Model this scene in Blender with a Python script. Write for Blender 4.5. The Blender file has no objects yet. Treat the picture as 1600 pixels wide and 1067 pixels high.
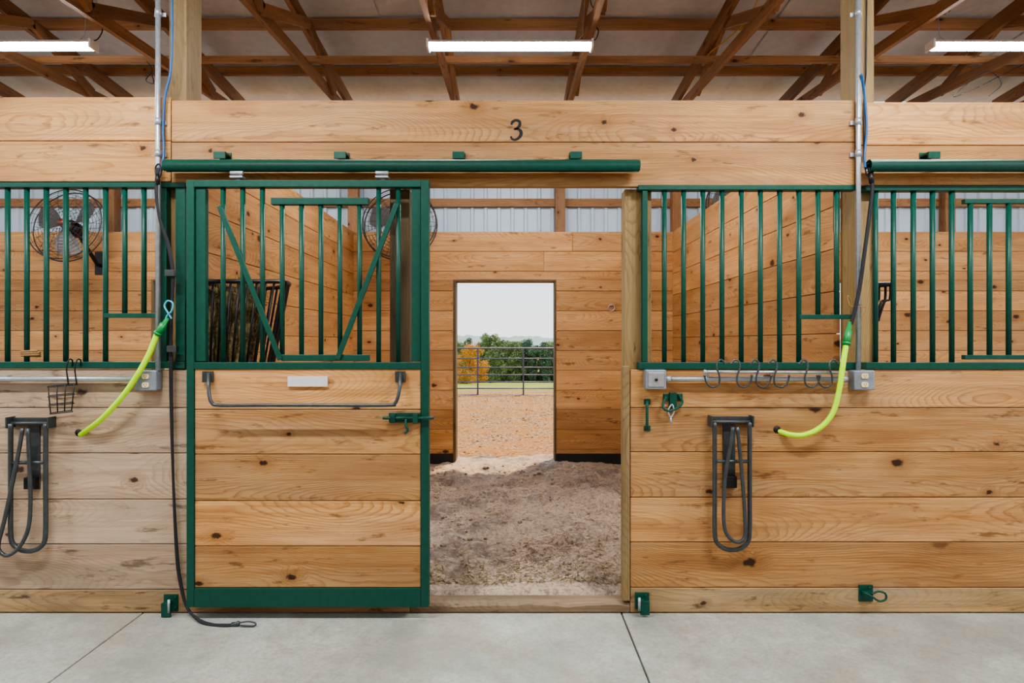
import bpy, math, random
from mathutils import Vector, Matrix, noise
random.seed(7)
R=random.random
D=3.1; F=930.0; CZ=1.412
def P(px,py,y=0.0):
    t=y+D
    return Vector(((px-800)*t/F, y, CZ+(533.5-py)*t/F))
def XX(px,y=0.0): return (px-800)*(y+D)/F
def ZZ(py,y=0.0): return CZ+(533.5-py)*(y+D)/F
scene=bpy.context.scene
COL=scene.collection
try:
    scene.view_settings.look='AgX - Medium High Contrast'
except Exception as ex: print(ex)

# ---------------------------------------------------------------- materials
def newmat(name):
    m=bpy.data.materials.new(name); m.use_nodes=True
    nt=m.node_tree; b=nt.nodes["Principled BSDF"]
    return m,nt,b
def N(nt,t,**k):
    n=nt.nodes.new(t)
    for a,v in k.items(): setattr(n,a,v)
    return n
def math_(nt,op,a,b=None,c=None):
    n=nt.nodes.new("ShaderNodeMath"); n.operation=op
    for i,v in enumerate((a,b,c)):
        if v is None: continue
        if isinstance(v,(int,float)): n.inputs[i].default_value=v
        else: nt.links.new(v,n.inputs[i])
    return n.outputs[0]
def comb(nt,x,y,z=0.0):
    n=nt.nodes.new("ShaderNodeCombineXYZ")
    for i,v in enumerate((x,y,z)):
        if isinstance(v,(int,float)): n.inputs[i].default_value=v
        else: nt.links.new(v,n.inputs[i])
    return n.outputs[0]
def noise_(nt,vec,scale=1.0,detail=2.0,rough=0.5,out=0):
    n=nt.nodes.new("ShaderNodeTexNoise")
    if vec is not None: nt.links.new(vec,n.inputs["Vector"])
    n.inputs["Scale"].default_value=scale; n.inputs["Detail"].default_value=detail
    n.inputs["Roughness"].default_value=rough
    return n.outputs[out]
def ramp(nt,fac,stops):
    n=nt.nodes.new("ShaderNodeValToRGB")
    cr=n.color_ramp
    while len(cr.elements)<len(stops): cr.elements.new(0.5)
    for e,(p,c) in zip(cr.elements,stops):
        e.position=p
        e.color=(c,c,c,1) if isinstance(c,(int,float)) else (*c,1)
    nt.links.new(fac,n.inputs[0])
    return n.outputs[0]
def mixc(nt,fac,a,b,mode='MIX'):
    n=nt.nodes.new("ShaderNodeMix"); n.data_type='RGBA'; n.blend_type=mode
    for i,v in ((0,fac),(6,a),(7,b)):
        if isinstance(v,(int,float)): n.inputs[i].default_value=v
        elif isinstance(v,tuple): n.inputs[i].default_value=(*v,1)
        else: nt.links.new(v,n.inputs[i])
    return n.outputs[2]
def bump(nt,h,b,strength=0.3,dist=0.01):
    n=nt.nodes.new("ShaderNodeBump"); n.inputs["Strength"].default_value=strength
    n.inputs["Distance"].default_value=dist
    nt.links.new(h,n.inputs["Height"]); nt.links.new(n.outputs[0],b.inputs["Normal"])

def wood(name,light,mid,dark,knot,freq=128,rough=0.6,keep=0.34,vary=0.45,grain=0.85,scuff=0.8,grey=0.30):
    m,nt,b=newmat(name)
    L=nt.links
    g=N(nt,"ShaderNodeUVMap",uv_map="grain"); i=N(nt,"ShaderNodeUVMap",uv_map="bid")
    sg=N(nt,"ShaderNodeSeparateXYZ"); L.new(g.outputs[0],sg.inputs[0])
    si=N(nt,"ShaderNodeSeparateXYZ"); L.new(i.outputs[0],si.inputs[0])
    u,v=sg.outputs[0],sg.outputs[1]; r1,r2=si.outputs[0],si.outputs[1]
    uo=math_(nt,'MULTIPLY_ADD',r1,50.0,u)
    n1=noise_(nt,comb(nt,math_(nt,'MULTIPLY',uo,0.8),math_(nt,'MULTIPLY',r1,91.0)),1,1)
    n2=noise_(nt,comb(nt,math_(nt,'MULTIPLY',uo,0.6),math_(nt,'MULTIPLY',r2,77.0),5.0),1,1)
    vc=math_(nt,'ADD',math_(nt,'MULTIPLY_ADD',n1,0.26,-0.13),math_(nt,'MULTIPLY_ADD',r2,0.26,-0.13))
    h=math_(nt,'MULTIPLY_ADD',n2,0.50,-0.10)
    dv=math_(nt,'SUBTRACT',v,vc)
    r=math_(nt,'SQRT',math_(nt,'ADD',math_(nt,'MULTIPLY',dv,dv),math_(nt,'MULTIPLY',h,h)))
    vo=N(nt,"ShaderNodeTexVoronoi"); vo.voronoi_dimensions='2D'
    kv=comb(nt,math_(nt,'MULTIPLY',uo,1.9),math_(nt,'MULTIPLY_ADD',r1,60.0,math_(nt,'MULTIPLY',v,3.0)))
    L.new(kv,vo.inputs["Vector"]); vo.inputs["Scale"].default_value=1.0
    kd=vo.outputs["Distance"]
    ks=N(nt,"ShaderNodeSeparateColor"); L.new(vo.outputs["Color"],ks.inputs[0])
    kp=math_(nt,'GREATER_THAN',ks.outputs[0],keep)
    ksize=math_(nt,'MULTIPLY_ADD',math_(nt,'MULTIPLY',ks.outputs[1],ks.outputs[1]),0.050,0.024)
    kr=math_(nt,'DIVIDE',math_(nt,'ADD',kd,math_(nt,'MULTIPLY_ADD',noise_(nt,comb(nt,math_(nt,'MULTIPLY',u,45.0),math_(nt,'MULTIPLY',v,45.0)),1,2),0.07,-0.035)),ksize)
    kmask=math_(nt,'MULTIPLY',ramp(nt,math_(nt,'MULTIPLY',kr,0.4),[(0.28,1.0),(0.48,0.0)]),kp)
    halo=math_(nt,'MULTIPLY',ramp(nt,math_(nt,'MULTIPLY',kr,0.16),[(0.1,1.0),(0.62,0.0)]),kp)
    fn=noise_(nt,comb(nt,math_(nt,'MULTIPLY',uo,3.0),math_(nt,'MULTIPLY',v,14.0)),1,3)
    rr=math_(nt,'ADD',r,math_(nt,'MULTIPLY_ADD',fn,0.019,math_(nt,'MULTIPLY',halo,0.025)))
    fr=math_(nt,'FRACT',math_(nt,'MULTIPLY',rr,freq))
    ring=ramp(nt,fr,[(0.0,0.05),(0.55,0.15),(0.9,1.0),(1.0,0.05)])
    amp=noise_(nt,comb(nt,math_(nt,'MULTIPLY',uo,1.3),math_(nt,'MULTIPLY',v,7.0),math_(nt,'MULTIPLY',r1,19.0)),1,2)
    ring2=math_(nt,'MULTIPLY',ring,ramp(nt,amp,[(0.34,0.2),(0.6,1.0)]))
    fib=noise_(nt,comb(nt,math_(nt,'MULTIPLY',uo,7.0),math_(nt,'MULTIPLY',v,300.0),math_(nt,'MULTIPLY',r1,9.0)),1,2)
    strk=noise_(nt,comb(nt,math_(nt,'MULTIPLY',uo,1.5),math_(nt,'MULTIPLY',v,70.0),math_(nt,'MULTIPLY',r1,29.0)),1,3,0.65)
    c1=mixc(nt,math_(nt,'MULTIPLY',ring2,grain),light,mid)
    c1=mixc(nt,ramp(nt,strk,[(0.42,0.0),(0.72,0.65)]),c1,mid)
    gy=noise_(nt,comb(nt,math_(nt,'MULTIPLY',uo,0.9),math_(nt,'MULTIPLY',v,5.0),math_(nt,'MULTIPLY',r2,59.0)),1,5,0.65)
    avg=sum(light)/3
    c1=mixc(nt,ramp(nt,gy,[(0.42,0.0),(0.66,grey)]),c1,(avg*1.02,avg*0.84,avg*0.62))
    br=noise_(nt,comb(nt,math_(nt,'MULTIPLY',uo,1.6),math_(nt,'MULTIPLY',v,9.0),math_(nt,'MULTIPLY',r2,9.0)),1,4)
    c2=mixc(nt,ramp(nt,br,[(0.42,0.0),(0.74,0.7)]),c1,dark)
    sc=noise_(nt,comb(nt,math_(nt,'MULTIPLY',uo,4.5),math_(nt,'MULTIPLY',v,18.0),math_(nt,'MULTIPLY',r2,39.0)),1,4,0.7)
    c2=mixc(nt,ramp(nt,sc,[(0.59,0.0),(0.69,scuff)]),c2,tuple(x*0.5 for x in dark))
    c3=mixc(nt,math_(nt,'MULTIPLY',halo,0.65),c2,dark)
    c4=mixc(nt,math_(nt,'MULTIPLY',kmask,0.94),c3,knot)
    val=math_(nt,'ADD',math_(nt,'MULTIPLY_ADD',r2,vary,1.0-vary*0.6),math_(nt,'MULTIPLY_ADD',fib,0.44,-0.22))
    c5=mixc(nt,1.0,c4,comb(nt,val,val,val),'MULTIPLY')
    L.new(c5,b.inputs["Base Color"]); b.inputs["Roughness"].default_value=rough
    b.inputs["Specular IOR Level"].default_value=0.3
    bump(nt,math_(nt,'ADD',ring,fib),b,0.18,0.003)
    return m
M={}
M['pine']=wood("pine_boards",(0.63,0.36,0.145),(0.33,0.14,0.04),(0.32,0.14,0.045),(0.03,0.012,0.007))
M['pine_cool_lit']=wood("cool_lit_pine_boards",(0.53,0.395,0.275),(0.30,0.195,0.115),(0.27,0.185,0.125),(0.04,0.02,0.014),grey=0.8,vary=0.3)  # pine greyed so the cool daylight on the left sits in its colour
M['pine_in']=wood("amber_pine_boards",(0.62,0.345,0.145),(0.37,0.165,0.050),(0.34,0.15,0.05),(0.04,0.014,0.007),keep=0.28,grey=0.15)
M['treated']=wood("treated_post",(0.32,0.225,0.10),(0.19,0.12,0.048),(0.15,0.10,0.045),(0.04,0.02,0.01),keep=0.8)
M['darkpost']=wood("weathered_dark_post",(0.16,0.11,0.055),(0.09,0.06,0.028),(0.07,0.05,0.025),(0.03,0.015,0.01),keep=0.8)
M['sill']=wood("weathered_base_board",(0.50,0.335,0.16),(0.28,0.165,0.065),(0.17,0.115,0.06),(0.05,0.025,0.015),keep=0.6,grey=0.6,scuff=0.95)
M['worn']=wood("worn_threshold",(0.30,0.22,0.14),(0.17,0.12,0.07),(0.09,0.065,0.045),(0.05,0.03,0.02),keep=0.7,scuff=0.9)
M['truss']=wood("truss_lumber",(0.40,0.205,0.092),(0.24,0.105,0.042),(0.19,0.085,0.036),(0.04,0.015,0.008),keep=0.7)

def simple(name,col,rough=0.5,metal=0.0,var=0.15,scale=25,bmp=0.0,spec=0.5):
    m,nt,b=newmat(name)
    tc=N(nt,"ShaderNodeTexCoord")
    n=noise_(nt,tc.outputs["Object"],scale,4,0.6)
    d=tuple(c*(1-var) for c in col); l=tuple(min(1,c*(1+var)) for c in col)
    nt.links.new(ramp(nt,n,[(0.3,d),(0.7,l)]),b.inputs["Base Color"])
    b.inputs["Roughness"].default_value=rough; b.inputs["Metallic"].default_value=metal
    b.inputs["Specular IOR Level"].default_value=spec
    if bmp: bump(nt,n,b,bmp,0.004)
    return m
M['green']=simple("green_paint",(0.004,0.066,0.046),0.42,0,0.15,40,0,0.35)
M['greenp']=simple("green_plastic",(0.01,0.26,0.06),0.35)
M['galv']=simple("galvanized_steel",(0.40,0.44,0.49),0.38,0.6,0.15,60)
M['grey']=simple("grey_enamel_metal",(0.06,0.072,0.08),0.32,0.35,0.2,30)
M['boxgrey']=simple("cast_grey_box",(0.24,0.28,0.33),0.45,0.3)
M['black']=simple("black_metal",(0.012,0.012,0.014),0.4,0.3)
M['cage']=simple("grey_black_wire",(0.05,0.045,0.045),0.5,0.3)
M['fang']=simple("dark_fan_blade",(0.11,0.10,0.10),0.5,0.4)
M['strap']=simple("black_webbing",(0.010,0.011,0.016),0.7,0,0.3,200)
M['blue']=simple("blue_cord",(0.01,0.09,0.26),0.5)
M['cyan']=simple("teal_twine",(0.05,0.40,0.52),0.6)
M['hose']=simple("lime_hose",(0.52,0.95,0.0),0.38,0,0.04)
M['ivory']=simple("ivory_plastic",(0.75,0.62,0.36),0.4,0,0.04)
M['white']=simple("white_enamel",(0.8,0.8,0.8),0.4,0,0.04)
M['plate']=simple("white_name_plate",(0.60,0.63,0.66),0.35,0,0.05)
M['rubber']=simple("black_rubber",(0.02,0.02,0.022),0.8,0,0.3)
M['paint']=simple("black_paint",(0.006,0.006,0.008),0.6)
M['yellow']=simple("yellow_cable",(0.55,0.33,0.02),0.5)
M['red']=simple("dull_red_motor",(0.14,0.03,0.022),0.4)
M['jute']=simple("jute_rope",(0.28,0.17,0.07),0.85,0,0.3,150,0.5)
M['hay']=simple("dry_hay",(0.19,0.15,0.075),0.9,0,0.6,60,0.8,0.1)
M['flake']=simple("wood_shaving",(0.50,0.38,0.28),0.9,0,0.4,3,0,0.1)
M['fleaf']=simple("fallen_leaf",(0.40,0.21,0.08),0.9,0,0.5,3,0,0.1)
M['siding']=simple("daylit_white_siding",(0.52,0.64,0.76),0.4,0.0,0.05,3)  # white siding with bluish daylight mixed into its base colour
M['steelgate']=simple("grey_tube_gate",(0.11,0.12,0.17),0.45,0.4)
M['leafg']=simple("hazed_green_foliage",(0.22,0.28,0.14),0.9,0,0.4,0.9,0,0.0)  # foliage lightened so distance haze sits in the colour
M['leafd']=simple("hazed_dark_foliage",(0.15,0.22,0.15),0.9,0,0.4,0.9,0,0.0)  # same haze lightening put into the darker foliage
M['leafo']=simple("autumn_foliage",(0.66,0.38,0.12),0.9,0,0.4,1.2,0,0.0)
M['bark']=simple("tree_bark",(0.14,0.10,0.08),0.9)
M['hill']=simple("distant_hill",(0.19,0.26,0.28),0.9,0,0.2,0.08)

def mat_ceiling():
    m,nt,b=newmat("white_roof_insulation")
    tc=N(nt,"ShaderNodeTexCoord")
    n=noise_(nt,tc.outputs["Object"],1.2,4,0.6); n2=noise_(nt,tc.outputs["Object"],14,3,0.6)
    c=mixc(nt,0.35,ramp(nt,n,[(0.3,(0.44,0.435,0.455)),(0.7,(0.64,0.635,0.65))]),ramp(nt,n2,[(0.3,(0.44,0.435,0.45)),(0.7,(0.64,0.635,0.65))]))
    nt.links.new(c,b.inputs["Base Color"]); b.inputs["Roughness"].default_value=0.7
    bump(nt,n,b,0.6,0.06)
    return m
M['ceil']=mat_ceiling()
def mat_concrete():
    m,nt,b=newmat("brushed_concrete")
    tc=N(nt,"ShaderNodeTexCoord"); o=tc.outputs["Object"]
    a=noise_(nt,o,1.1,6,0.65); f=noise_(nt,o,60,5,0.7); s=noise_(nt,o,3,7,0.72); q=noise_(nt,o,11,6,0.7)
    c=ramp(nt,a,[(0.38,(0.28,0.305,0.275)),(0.62,(0.46,0.485,0.45))])
    c=mixc(nt,ramp(nt,s,[(0.50,0.0),(0.64,0.55)]),c,(0.34,0.285,0.20))
    c=mixc(nt,ramp(nt,s,[(0.34,0.5),(0.46,0.0)]),c,(0.52,0.565,0.55))
    c=mixc(nt,ramp(nt,q,[(0.54,0.0),(0.66,0.35)]),c,(0.22,0.22,0.195))
    c=mixc(nt,ramp(nt,f,[(0.36,0.45),(0.58,0.0)]),c,(0.21,0.21,0.19))
    nt.links.new(c,b.inputs["Base Color"])
    nt.links.new(ramp(nt,s,[(0.35,0.28),(0.6,0.5)]),b.inputs["Roughness"])
    bump(nt,f,b,0.12,0.003)
    return m
M['conc']=mat_concrete()
def mat_dirt():
    m,nt,b=newmat("damp_dirt_with_shavings")
    tc=N(nt,"ShaderNodeTexCoord"); o=tc.outputs["Object"]
    a=noise_(nt,o,2.0,6,0.65); f=noise_(nt,o,45,4,0.7); s=noise_(nt,o,9,5,0.75)
    c=ramp(nt,a,[(0.40,(0.19,0.15,0.125)),(0.48,(0.35,0.275,0.225)),(0.60,(0.50,0.395,0.31))])
    c=mixc(nt,ramp(nt,s,[(0.46,0.0),(0.58,0.65)]),c,(0.56,0.445,0.34))
    c=mixc(nt,ramp(nt,f,[(0.38,0.6),(0.52,0.0)]),c,(0.13,0.095,0.075))  # dark spots that paint extra shading contrast into the dirt
    nt.links.new(c,b.inputs["Base Color"])
    nt.links.new(ramp(nt,a,[(0.38,0.42),(0.5,0.95)]),b.inputs["Roughness"])
    b.inputs["Specular IOR Level"].default_value=0.4
    bump(nt,math_(nt,'ADD',s,math_(nt,'MULTIPLY',f,0.5)),b,0.9,0.03)
    return m
M['dirt']=mat_dirt()
def mat_ground():
    m,nt,b=newmat("gravel_yard_and_grass")
    tc=N(nt,"ShaderNodeTexCoord"); o=tc.outputs["Object"]
    f=noise_(nt,o,22,5,0.75); a=noise_(nt,o,1.5,5,0.6)
    d=ramp(nt,f,[(0.40,(0.12,0.075,0.05)),(0.5,(0.31,0.205,0.13)),(0.60,(0.48,0.34,0.225))])
    d=mixc(nt,ramp(nt,a,[(0.42,0.0),(0.58,0.65)]),d,(0.40,0.20,0.07))
    g=ramp(nt,noise_(nt,o,0.25,5,0.7),[(0.35,(0.11,0.18,0.04)),(0.65,(0.32,0.34,0.10))])
    sx=N(nt,"ShaderNodeSeparateXYZ"); nt.links.new(o,sx.inputs[0])
    yy=math_(nt,'ADD',sx.outputs[1],math_(nt,'MULTIPLY',a,3.0))
    fac=ramp(nt,math_(nt,'MULTIPLY',yy,0.02),[(0.33,0.0),(0.38,1.0)])
    nt.links.new(mixc(nt,fac,d,g),b.inputs["Base Color"]); b.inputs["Roughness"].default_value=0.95
    b.inputs["Specular IOR Level"].default_value=0.1
    bump(nt,f,b,0.8,0.05)
    return m
M['ground']=mat_ground()
def mat_emit(name,col,s):
    m,nt,b=newmat(name)
    b.inputs["Base Color"].default_value=(0.9,0.9,0.9,1)
    b.inputs["Emission Color"].default_value=(*col,1); b.inputs["Emission Strength"].default_value=s
    return m
M['lamp']=mat_emit("lit_led_diffuser",(0.93,0.97,1.0),62)

# ---------------------------------------------------------------- mesh builder
class MB:
    def __init__(s): s.v=[];s.f=[];s.uv=[];s.bid=[];s.sm=[];s.mi=[]
    def add(s,vs,fs,smooth=False,uvs=None,bid=(0,0),m=0):
        o=len(s.v); s.v+= [Vector(a) for a in vs]
        for k,f in enumerate(fs):
            s.f.append([o+i for i in f]); s.sm.append(smooth); s.mi.append(m)
            s.uv.append(uvs[k] if uvs else [(0,0)]*len(f)); s.bid.append(bid)
        return s
    def box(s,x0,x1,y0,y1,z0,z1,axis=None,m=0,M4=None):
        if x0>x1:x0,x1=x1,x0
        if y0>y1:y0,y1=y1,y0
        if z0>z1:z0,z1=z1,z0
        vs=[(x,y,z) for x in (x0,x1) for y in (y0,y1) for z in (z0,z1)]
        fs=[(0,1,3,2),(4,6,7,5),(0,4,5,1),(2,3,7,6),(0,2,6,4),(1,5,7,3)]
        nrm=[0,0,1,1,2,2]
        d=[x1-x0,y1-y0,z1-z0]
        if axis is None: axis=d.index(max(d))
        c=[(x0+x1)/2,(y0+y1)/2,(z0+z1)/2]
        uvs=[]
        for k,f in enumerate(fs):
            n=nrm[k]; oth=[a for a in (0,1,2) if a!=n]
            if axis in oth: ua=axis; va=[a for a in oth if a!=axis][0]
            else: ua,va=oth
            uvs.append([(vs[i][ua]+(0.37*k if ua!=axis else 0),vs[i][va]-c[va]+(0.0 if k%2 else 0.004)) for i in f])
        if M4 is not None: vs=[M4@Vector(a) for a in vs]
        return s.add(vs,fs,False,uvs,(R(),R()),m)
    def beam(s,p0,p1,w,h,up=(0,0,1)):
        p0=Vector(p0);p1=Vector(p1);d=p1-p0;l=d.length;d.normalize()
        sd=d.cross(Vector(up)); 
        if sd.length<1e-4: sd=d.cross(Vector((1,0,0)))
        sd.normalize(); u=sd.cross(d)
        M4=Matrix(((d.x,sd.x,u.x,p0.x),(d.y,sd.y,u.y,p0.y),(d.z,sd.z,u.z,p0.z),(0,0,0,1)))
        return s.box(0,l,-w/2,w/2,-h/2,h/2,0,0,M4)
    def tube(s,pts,r,seg=8,closed=False,smooth=True,flat=1.0,m=0,caps=True):
        pts=[Vector(p) for p in pts]; n=len(pts)
        rs=r if isinstance(r,(list,tuple)) else [r]*n
        tang=[]
        for i in range(n):
            a=pts[(i-1)%n] if (closed or i>0) else pts[i]; b=pts[(i+1)%n] if (closed or i<n-1) else pts[i]
            t=(b-a); t=t.normalized() if t.length>1e-9 else Vector((0,0,1)); tang.append(t)
        ref=Vector((0,1,0)) if abs(tang[0].y)<0.9 else Vector((1,0,0))
        nrm=(ref-tang[0]*ref.dot(tang[0])).normalized()
        vs=[];fs=[]
        for i in range(n):
            nrm=(nrm-tang[i]*nrm.dot(tang[i])).normalized(); bi=tang[i].cross(nrm)
            for k in range(seg):
                a=2*math.pi*k/seg
                vs.append(pts[i]+nrm*math.cos(a)*rs[i]*flat+bi*math.sin(a)*rs[i])
        rg=n if closed else n-1
        for i in range(rg):
            j=(i+1)%n
            for k in range(seg):
                k2=(k+1)%seg
                fs.append((i*seg+k,i*seg+k2,j*seg+k2,j*seg+k))
        if not closed and caps:
            fs.append(tuple(reversed(range(seg)))); fs.append(tuple((n-1)*seg+k for k in range(seg)))
        return s.add(vs,fs,smooth,None,(0,0),m)
    def cyl(s,p0,p1,r,seg=16,m=0,r2=None): return s.tube([p0,p1],[r,r if r2 is None else r2],seg,m=m)
    def ball(s,c,r,seg=12,sc=(1,1,1)):
        c=Vector(c);vs=[];fs=[];h=seg//2
        for i in range(h+1):
            th=math.pi*i/h
            for k in range(seg):
                a=2*math.pi*k/seg
                vs.append(c+Vector((math.sin(th)*math.cos(a)*r*sc[0],math.sin(th)*math.sin(a)*r*sc[1],math.cos(th)*r*sc[2])))
        for i in range(h):
            for k in range(seg):
                k2=(k+1)%seg; fs.append((i*seg+k,(i+1)*seg+k,(i+1)*seg+k2,i*seg+k2))
        return s.add(vs,fs,True)
    def prism(s,outline,y0,y1):
        n=len(outline); vs=[(x,y0,z) for x,z in outline]+[(x,y1,z) for x,z in outline]
        fs=[tuple(range(n)),tuple(reversed(range(n,2*n)))]
        for i in range(n): j=(i+1)%n; fs.append((i,i+n,j+n,j))
        return s.add(vs,fs)
def cr(pts,n=8,closed=False):
    pts=[Vector(p) for p in pts]; out=[]; L=len(pts)
    rg=L if closed else L-1
    for i in range(rg):
        if closed: a,b,c,d=[pts[(i+k-1)%L] for k in range(4)]
        else: a=pts[max(i-1,0)];b=pts[i];c=pts[i+1];d=pts[min(i+2,L-1)]
        for k in range(n):
            t=k/n
            out.append(0.5*((2*b)+(c-a)*t+(2*a-5*b+4*c-d)*t*t+(3*b-a-3*c+d)*t*t*t))
    if not closed: out.append(pts[-1])
    return out
def finish(mb,name,mat,parent=None,label=None,category=None,kind=None,group=None,bevel=0,origin=None):
    mats=mat if isinstance(mat,list) else [mat]
    if parent is not None: org=Vector(parent["_o"])
    elif origin is not None: org=Vector(origin)
    else:
        xs=[v.x for v in mb.v];ys=[v.y for v in mb.v];zs=[v.z for v in mb.v]
        org=Vector(((min(xs)+max(xs))/2,(min(ys)+max(ys))/2,min(zs)))
    me=bpy.data.meshes.new(name)
    me.from_pydata([v-org for v in mb.v],[],mb.f)
    g=me.uv_layers.new(name="grain"); b=me.uv_layers.new(name="bid")
    li=0
    for k,f in enumerate(mb.f):
        for c in range(len(f)):
            g.data[li].uv=mb.uv[k][c]; b.data[li].uv=mb.bid[k]; li+=1
    me.polygons.foreach_set("use_smooth",mb.sm)
    for m in mats: me.materials.append(M[m])
    me.polygons.foreach_set("material_index",mb.mi)
    ob=bpy.data.objects.new(name,me); COL.objects.link(ob)
    if parent is not None: ob.parent=parent
    else: ob.location=org; ob["_o"]=tuple(org)
    if label: ob["label"]=label
    if category: ob["category"]=category
    if kind: ob["kind"]=kind
    if group: ob["group"]=group
    if bevel:
        bv=ob.modifiers.new("bevel",'BEVEL'); bv.width=bevel; bv.segments=2; bv.limit_method='ANGLE'; bv.harden_normals=False
    return ob
def empty(name,loc,label,category,group=None):
    e=bpy.data.objects.new(name,None); e.empty_display_size=0.1; COL.objects.link(e); e.location=loc; e["_o"]=tuple(loc)
    e["label"]=label; e["category"]=category
    if group: e["group"]=group
    return e
def dup(root,off,label=None,rot=None,scale=None):
    c=root.copy(); COL.objects.link(c); c.location=root.location+Vector(off)
    if rot: c.rotation_euler=rot
    if scale: c.scale=scale
    if label: c["label"]=label
    for ch in root.children:
        k=ch.copy(); COL.objects.link(k); k.parent=c
    return c

# ---------------------------------------------------------------- room shell
SF=0.085
YB=3.5
G=0.0018
def joint_strip(mb,x0,x1,y0,y1,z,axis=0):
    # tongue: black filler added in each joint to darken seams and block light
    if axis==0: mb.box(x0+0.004,x1-0.004,(y0+y1)/2-0.004,(y0+y1)/2+0.004,z-0.008,z+0.008,0,1)
    else: mb.box((x0+x1)/2-0.004,(x0+x1)/2+0.004,y0+0.004,y1-0.004,z-0.008,z+0.008,1,1)
def boards_x(mb,x0,x1,zs,y0,y1):
    for k,(a,b) in enumerate(zip(zs[:-1],zs[1:])):
        lo,hi=min(a,b),max(a,b)
        mb.box(x0,x1,y0,y1,lo+G,hi-G,0)
        if k: joint_strip(mb,x0,x1,y0,y1,a)
mb=MB()
lz=[Z for Z in (ZZ(577),ZZ(637),ZZ(708),ZZ(780),ZZ(850),ZZ(921))]
rz=[ZZ(577),ZZ(637),ZZ(706),ZZ(777),ZZ(847),ZZ(918)]
hz=[ZZ(156),ZZ(222),ZZ(292)]
boards_x(mb,XX(268),XX(1336),hz,0,0.04)
boards_x(mb,-6.6,XX(266.5),[ZZ(151),ZZ(220),ZZ(284)],0,0.04)
boards_x(mb,XX(1337.5),6.6,[ZZ(159),ZZ(227),ZZ(290)],0,0.04)
boards_x(mb,XX(985),6.6,rz,0,0.04)
finish(mb,"wall_front",["pine","paint"],kind="structure",label="honey pine stall front boards with header",bevel=0.003)
mb=MB(); boards_x(mb,-6.6,XX(640),lz,0,0.04)
finish(mb,"wall_front",["pine_cool_lit","paint"],kind="structure",label="pale pine lower stall front boards, cool daylight in the colour",bevel=0.003)
mb=MB()
mb.box(-6.6,XX(640),0,0.04,0.001,ZZ(921)-0.001,0); mb.box(XX(985),6.6,0,0.04,0.001,ZZ(918)-0.001,0)
finish(mb,"baseboard_front","sill",kind="structure",label="weathered lumber base board at the concrete",bevel=0.004)
# unseen stall fronts across the aisle, added to cut the sky fill
mb=MB(); z=0.001
while z<2.6: mb.box(-9,9,-4.64,-4.6,z+G,z+0.235-G,0); joint_strip(mb,-9,9,-4.64,-4.6,z+0.235); z+=0.235
finish(mb,"wall_opposite",["pine","paint"],kind="structure",label="unseen pine stall fronts across the aisle",bevel=0.003)
mb=MB(); vs=[];fs=[]; n=70
for i in range(n+1):
    x=XX(641)+(XX(984)-XX(641))*i/n
    w1=0.014*noise.noise(Vector((x*5,1,0)))+0.008*noise.noise(Vector((x*19,2,0)))
    prf=[(0.004,0.001),(0.002,0.034+w1),(0.012,0.046+w1),(0.06,0.05+0.6*w1),(0.10,0.048),(0.105,0.001)]
    vs+=[(x,a,b) for a,b in prf]
for i in range(n):
    for k in range(5): a=i*6+k; fs.append((a,a+6,a+7,a+1))
uvs=[[(vs[i][0],vs[i][1]+vs[i][2]-0.07) for i in f] for f in fs]
mb.add(vs,fs,False,uvs,(0.3,0.4))
finish(mb,"trim_1","worn",kind="structure",label="worn dirty wooden threshold board")
mb=MB(); mb.box(XX(972.5),XX(984),-0.006,0.044,0.063,ZZ(572),2)
finish(mb,"trim_2","treated",kind="structure",label="wooden jamb board of stall doorway",bevel=0.003)
mb=MB()
bx=[(-6.6,-4.0),(-2.88,XX(708,YB)),(XX(869,YB),2.88),(4.0,6.6)]
zt=2.63; dz=ZZ(437,YB)
pitch=0.2195
z=zt; levels=[z]
while z-pitch>SF+0.05: z-=pitch; levels.append(z)
levels.append(SF-0.03)
for a,b in zip(levels[:-1],levels[1:]):
    if b>=dz-0.05:
        xs_=0.3+R()
        mb.box(-6.6,xs_-0.001,YB,YB+0.04,b+G,a-G,0); 
        mb.box(xs_+0.001,6.6,YB,YB+0.04,b+G,a-G,0)
        joint_strip(mb,-6.6,6.6,YB,YB+0.04,b if b>dz else dz+0.01)
    elif a>dz:
        mb.box(-6.6,6.6,YB,YB+0.04,dz,a-G,0)
        for s,e in bx: mb.box(s,e,YB,YB+0.04,b+G,dz-0.0005,0); joint_strip(mb,s,e,YB,YB+0.04,b)
    else:
        for s,e in bx: mb.box(s,e,YB,YB+0.04,b+G,a-G,0); joint_strip(mb,s,e,YB,YB+0.04,b)
finish(mb,"wall_back",["pine_in","paint"],kind="structure",label="amber pine board back wall of the stalls",bevel=0.004)
mb=MB()
for s,e in bx: mb.box(s,e,YB-0.012,YB-0.001,SF-0.03,SF+0.085,0)
finish(mb,"baseboard_back","rubber",kind="structure",label="black rubber strip along back wall base",bevel=0.002)
for n,(a,b) in enumerate(((XX(708,YB),XX(869,YB)),(-4.0,-2.88),(2.88,4.0))):
    mb=MB(); w=0.03
    mb.box(a+0.001,a+w,YB-0.005,YB+0.2,SF-0.02,dz-0.001,2); mb.box(b-w*0.6,b-0.001,YB-0.005,YB+0.2,SF-0.02,dz-0.001,2)
    mb.box(a+w,b-w*0.6,YB-0.005,YB+0.2,dz-w*0.6,dz-0.001,0)
    finish(mb,"trim_%d"%(n+3),"darkpost",kind="structure",label="dark frame of the rear stall doorway",bevel=0.002)
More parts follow.
